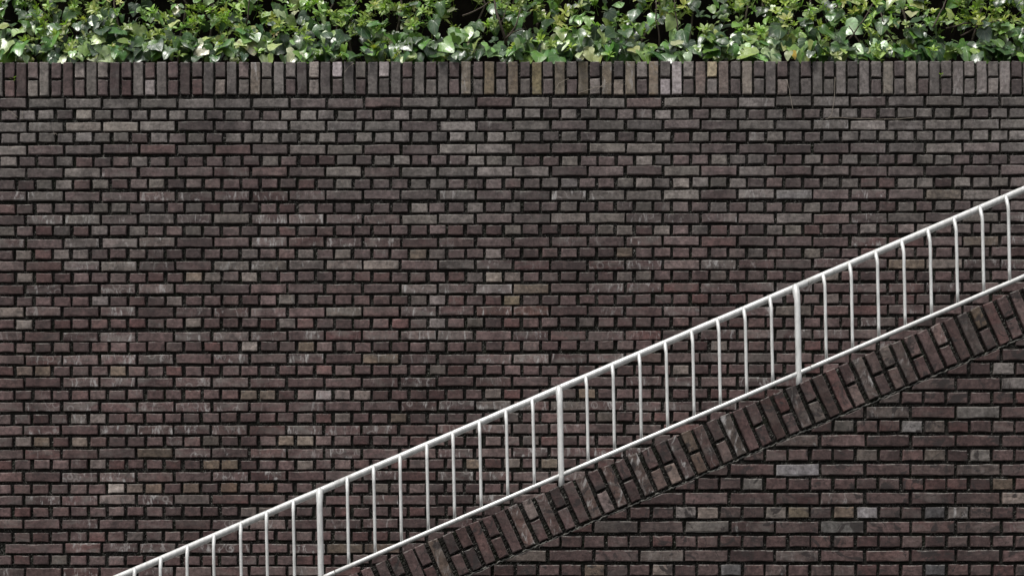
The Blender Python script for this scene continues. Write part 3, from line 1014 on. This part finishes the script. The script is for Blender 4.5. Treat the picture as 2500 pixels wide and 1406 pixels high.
# ivy
for layer, (n_, dy) in enumerate(((900, -0.03), (640, 0.05), (520, 0.14))):
    for _ in range(n_):
        px = rh.uniform(XMIN + 60, XMAX - 60)
        t = rh.random()
        py = 150 - 150 * (t ** 2.1) if layer < 2 else rh.uniform(0, 152)
        if layer == 0 and (1330 < px < 1520 or 1880 < px < 2020) and rh.random() < 0.3: py = rh.uniform(20, 150)
        if py > 128: py = rh.uniform(108, 147)
        sc = 0.086 * rh.uniform(0.45, 1.35) * (1.12 if py > 70 else 0.85)
        if layer == 0 and rh.random() < 0.03: py, sc = rh.uniform(132, 141), 0.6 * 0.094
        if layer == 0 and py < 45 and rh.random() < 0.35: continue
        if in_gap(px, py, 0.75 if layer < 2 else 0.4): continue
        y = surf_y(py) + dy + rh.uniform(-0.04, 0.04)
        if layer == 0 and y < 0.06: y = 0.06 + rh.uniform(0, 0.03)
        if sc == 0.6 * 0.094: y = -0.012
        # blade points out and up, tip hangs down
        nrm = Vector((rh.gauss(0, 0.5), -0.8, 0.55 + rh.gauss(0, 0.45))).normalized()
        tip = Vector((rh.gauss(0, 0.6), -0.15, -1.0 + rh.gauss(0, 0.35)))
        tip = (tip - nrm * tip.dot(nrm)).normalized()
        xax = tip.cross(nrm)
        Mr = Matrix((xax, tip, nrm)).transposed().to_4x4()
        c = [q * rh.uniform(0.8, 1.2) for q in rh.choice(IV_T)]
        base = P(px, py - 8, y)
        ivy_list.append((layer, px, py, Matrix.Translation(base) @ Mr @ Matrix.Diagonal((sc, sc, sc, 1)), c))

for (layer, px, py, p, d, spin, sc, c) in sorted(ros_list, key=lambda r: r[0]):
    sh, _, jn, ind = shrub_of(px)
    v, f, u, me = rh.choice(ROS)
    M = Matrix.Translation(p) @ orient(d, spin) @ Matrix.Diagonal((sc, sc, sc, 1))
    if layer < 2 and -25 < py < 160 and -20 < px < 2520 and len(ind) < 240:
        o = link('leaf_rosette', me, sh)
        o.matrix_local = Matrix.Translation(-sh.location) @ M
        o.color = tuple(c) + (1,)
        ind.append(o)
    else:
        M = Matrix.Translation(-sh.location) @ M
        jn.add(xf(v, M), f, tuple(c) + (1,), u)
for sh, _, jn, ind in shrubs:
    jn.build('foliage', M_AZAJ, sh, use_uv=True)

ivy = link('ivy_plant', None, loc=P(1250, 158, 0.12))
tag(ivy, 'glossy green ivy trailing along the top edge of the brick wall, below the azaleas', 'ivy')
ij, cnt = Joined(), 0
for (layer, px, py, M, c) in sorted(ivy_list, key=lambda r: r[0]):
    v, f, u, me = rh.choice(IVY)
    if -20 < px < 2520 and layer < 2 and cnt < 299:
        o = link('ivy_leaf', me, ivy); o.matrix_local = Matrix.Translation(-ivy.location) @ M; o.color = tuple(c) + (1,)
        cnt += 1
    else:
        ij.add(xf(v, Matrix.Translation(-ivy.location) @ M), f, tuple(c) + (1,), u)
ij.build('foliage', M_IVYJ, ivy, smooth=True, use_uv=True)
# the one yellow leaf
v, f, u, me = IVY[2]
nrm = Vector((0.2, -0.9, 0.3)).normalized(); tip = Vector((0.3, 0, -1)); tip = (tip - nrm * tip.dot(nrm)).normalized()
o = link('ivy_leaf', me, ivy)
o.matrix_local = Matrix.Translation(-ivy.location) @ Matrix.Translation(P(1935, 126, 0.055)) @ Matrix((tip.cross(nrm), tip, nrm)).transposed().to_4x4() @ Matrix.Diagonal((0.05, 0.055, 0.05, 1))
o.color = (0.55, 0.36, 0.02, 1)
o['label'] = 'withered yellow ivy leaf'

# branches inside the shrubs
def branch(sh, pts, r0, r1, sides=7):
    n = len(pts)
    path = []
    for i in range(n - 1):
        for t in (0, 0.5):
            q = Vector(pts[i]).lerp(Vector(pts[i + 1]), t)
            path.append(q + Vector((rh.uniform(-.004, .004), rh.uniform(-.004, .004), rh.uniform(-.003, .003))))
    path.append(Vector(pts[-1]))
    rs = [r0 + (r1 - r0) * i / (len(path) - 1) for i in range(len(path))]
    path = [p - sh.location for p in path]
    v, f = tube(path, rs, sides)
    link('branch', mesh('branch', v, f, True), sh, mat=M_BARK)
sh3 = shrub_of(1235)[0]
def B(px, py, y): return tuple(P(px, py, y))
branch(sh3, [B(1236, 118, .30), B(1234, 95, .24), B(1222, 60, .20), B(1211, 22, .20), B(1205, -30, .24)], 0.011, 0.005)
branch(sh3, [B(1234, 95, .24), B(1250, 78, .20), B(1262, 55, .19), B(1272, 20, .22)], 0.007, 0.003)
branch(sh3, [B(1234, 97, .23), B(1252, 80, .18), B(1280, 71, .16)], 0.005, 0.002)
branch(sh3, [B(1222, 60, .20), B(1232, 40, .18), B(1240, 10, .20)], 0.004, 0.002)
for (sx, pts) in ((1610, [B(1612, 130, .34), B(1610, 90, .28), B(1602, 50, .24), B(1600, -20, .26)]),
                  (1655, [B(1658, 135, .36), B(1655, 85, .30), B(1650, 30, .28), B(1640, -30, .30)]),
                  (2180, [B(2188, 110, .30), B(2172, 88, .24), B(2160, 66, .20), B(2150, 30, .2)]),
                  (2085, [B(2060, 108, .25), B(2082, 85, .22), B(2110, 50, .2), B(2130, 10, .2)]),
                  (2085, [B(2103, 116, .24), B(2090, 90, .22), B(2072, 64, .22)]),
                  (2285, [B(2278, 68, .16), B(2290, 45, .16), B(2302, 20, .17), B(2320, -20, .18)]),
                  (2350, [B(2310, 70, .25), B(2350, 60, .25), B(2400, 52, .28)]),
                  (2350, [B(2345, 90, .30), B(2385, 66, .26), B(2440, 50, .26)]),
                  (1170, [B(1130, 40, .25), B(1160, 28, .25), B(1195, 5, .25)]),
                  (875, [B(868, 12, .16), B(880, -5, .18), B(892, -30, .2)]),
                  (440, [B(600, 60, .25), B(608, 20, .22), B(612, -20, .22)])):
    branch(shrub_of(sx)[0], pts, 0.006, 0.003)
for sh, cxs, _, _ in shrubs:           # main stems from the bank
    for q in range(4):
        bx = cxs + rh.uniform(-120, 120)
        branch(sh, [B(bx, 165, .50), B(bx + rh.uniform(-20, 20), 100, .50), B(bx + rh.uniform(-50, 50), 10, .52), B(bx + rh.uniform(-80, 80), -120, .6)], 0.010, 0.004)

# ---------------------------------------------------------------- dry stems on the wall
def dry(pxs, label, r=0.0014, off=-0.008):
    pts = [P(a, b, off) for a, b in pxs]
    path = []
    for i in range(len(pts) - 1):
        for t in (0, 0.34, 0.67):
            path.append(pts[i].lerp(pts[i + 1], t) + Vector((rh.uniform(-.002, .002), rh.uniform(-.003, .001), rh.uniform(-.002, .002))))
    path.append(pts[-1])
    c = path[0].copy()
    v, f = tube([p - c for p in path], r, 5)
    o = link('dry_tendril', mesh('dry_tendril', v, f, True), None, c, M_DRY)
    tag(o, label, 'tendril', 'dry tendrils hanging on the wall')
dry([(1922, 196), (1927, 220), (1932, 245), (1936, 272)], 'short dry tendril hanging straight over the top course, left of the long looping one')
dry([(2039, 190), (2038, 225), (2034, 258), (2030, 280), (2020, 292)], 'long dry tendril hanging from the top course down to the second course')
dry([(2015, 291), (2040, 287), (2080, 289), (2140, 292), (2190, 292), (2231, 288)], 'dry runner lying almost level along a mortar joint below the hanging tendril')
dry([(1358, 215), (1363, 205), (1372, 200), (1389, 192)], 'short bent dry twig across upright bricks, left of the two crossing twigs')
dry([(1412, 228), (1435, 220), (1455, 213), (1492, 214)], 'long flat dry twig crossing the upright bricks near the middle')
dry([(1455, 223), (1465, 213), (1482, 202)], 'short slanting dry twig crossing the flat one on the upright bricks')
dry([(841, 178), (848, 168), (864, 155)], 'thin dry twig leaning on the top course left of the middle')
dry([(18, 270), (28, 274), (36, 280), (44, 288)], 'dry broken stem on the second course at the left edge')
dry([(55, 272), (54, 283), (58, 293)], 'tiny dry stalk on the second course beside the broken stem')
dry([(131, 322), (133, 330), (137, 326), (139, 331)], 'tiny curled dry stalk in the joint near the left edge')

# two tiny seedlings rooted in the joints
def seedling(px, py, n, label):
    base = P(px, py, -0.004)
    o = link('seedling', None, None, base)
    tag(o, label, 'seedling')
    for q in range(n):
        v, f, u = aza_leaf(rh.uniform(0.012, 0.022), 0.008, 0.2, 0.2)
        me = mesh('seedling_leaf', v, f); set_uv(me, u); me.materials.append(M_AZA)
        lf = link('seedling_leaf', me, o, (rh.uniform(-.012, .012), -0.008, rh.uniform(-.012, .02)))
        lf.rotation_euler = (rh.uniform(0.3, 1.2), 0, rh.uniform(-2.5, 2.5) + math.pi)
        lf.color = (0.22, 0.34, 0.07, 1)
seedling(2297, 190, 6, 'tiny green seedling growing between upright bricks near the right end')
seedling(34, 200, 5, 'tiny green seedling growing between upright bricks near the left end')

print('objects', len(bpy.data.objects), 'stretchers', n_s, 'headers', n_h, 'ivy', cnt, [len(s[3]) for s in shrubs])
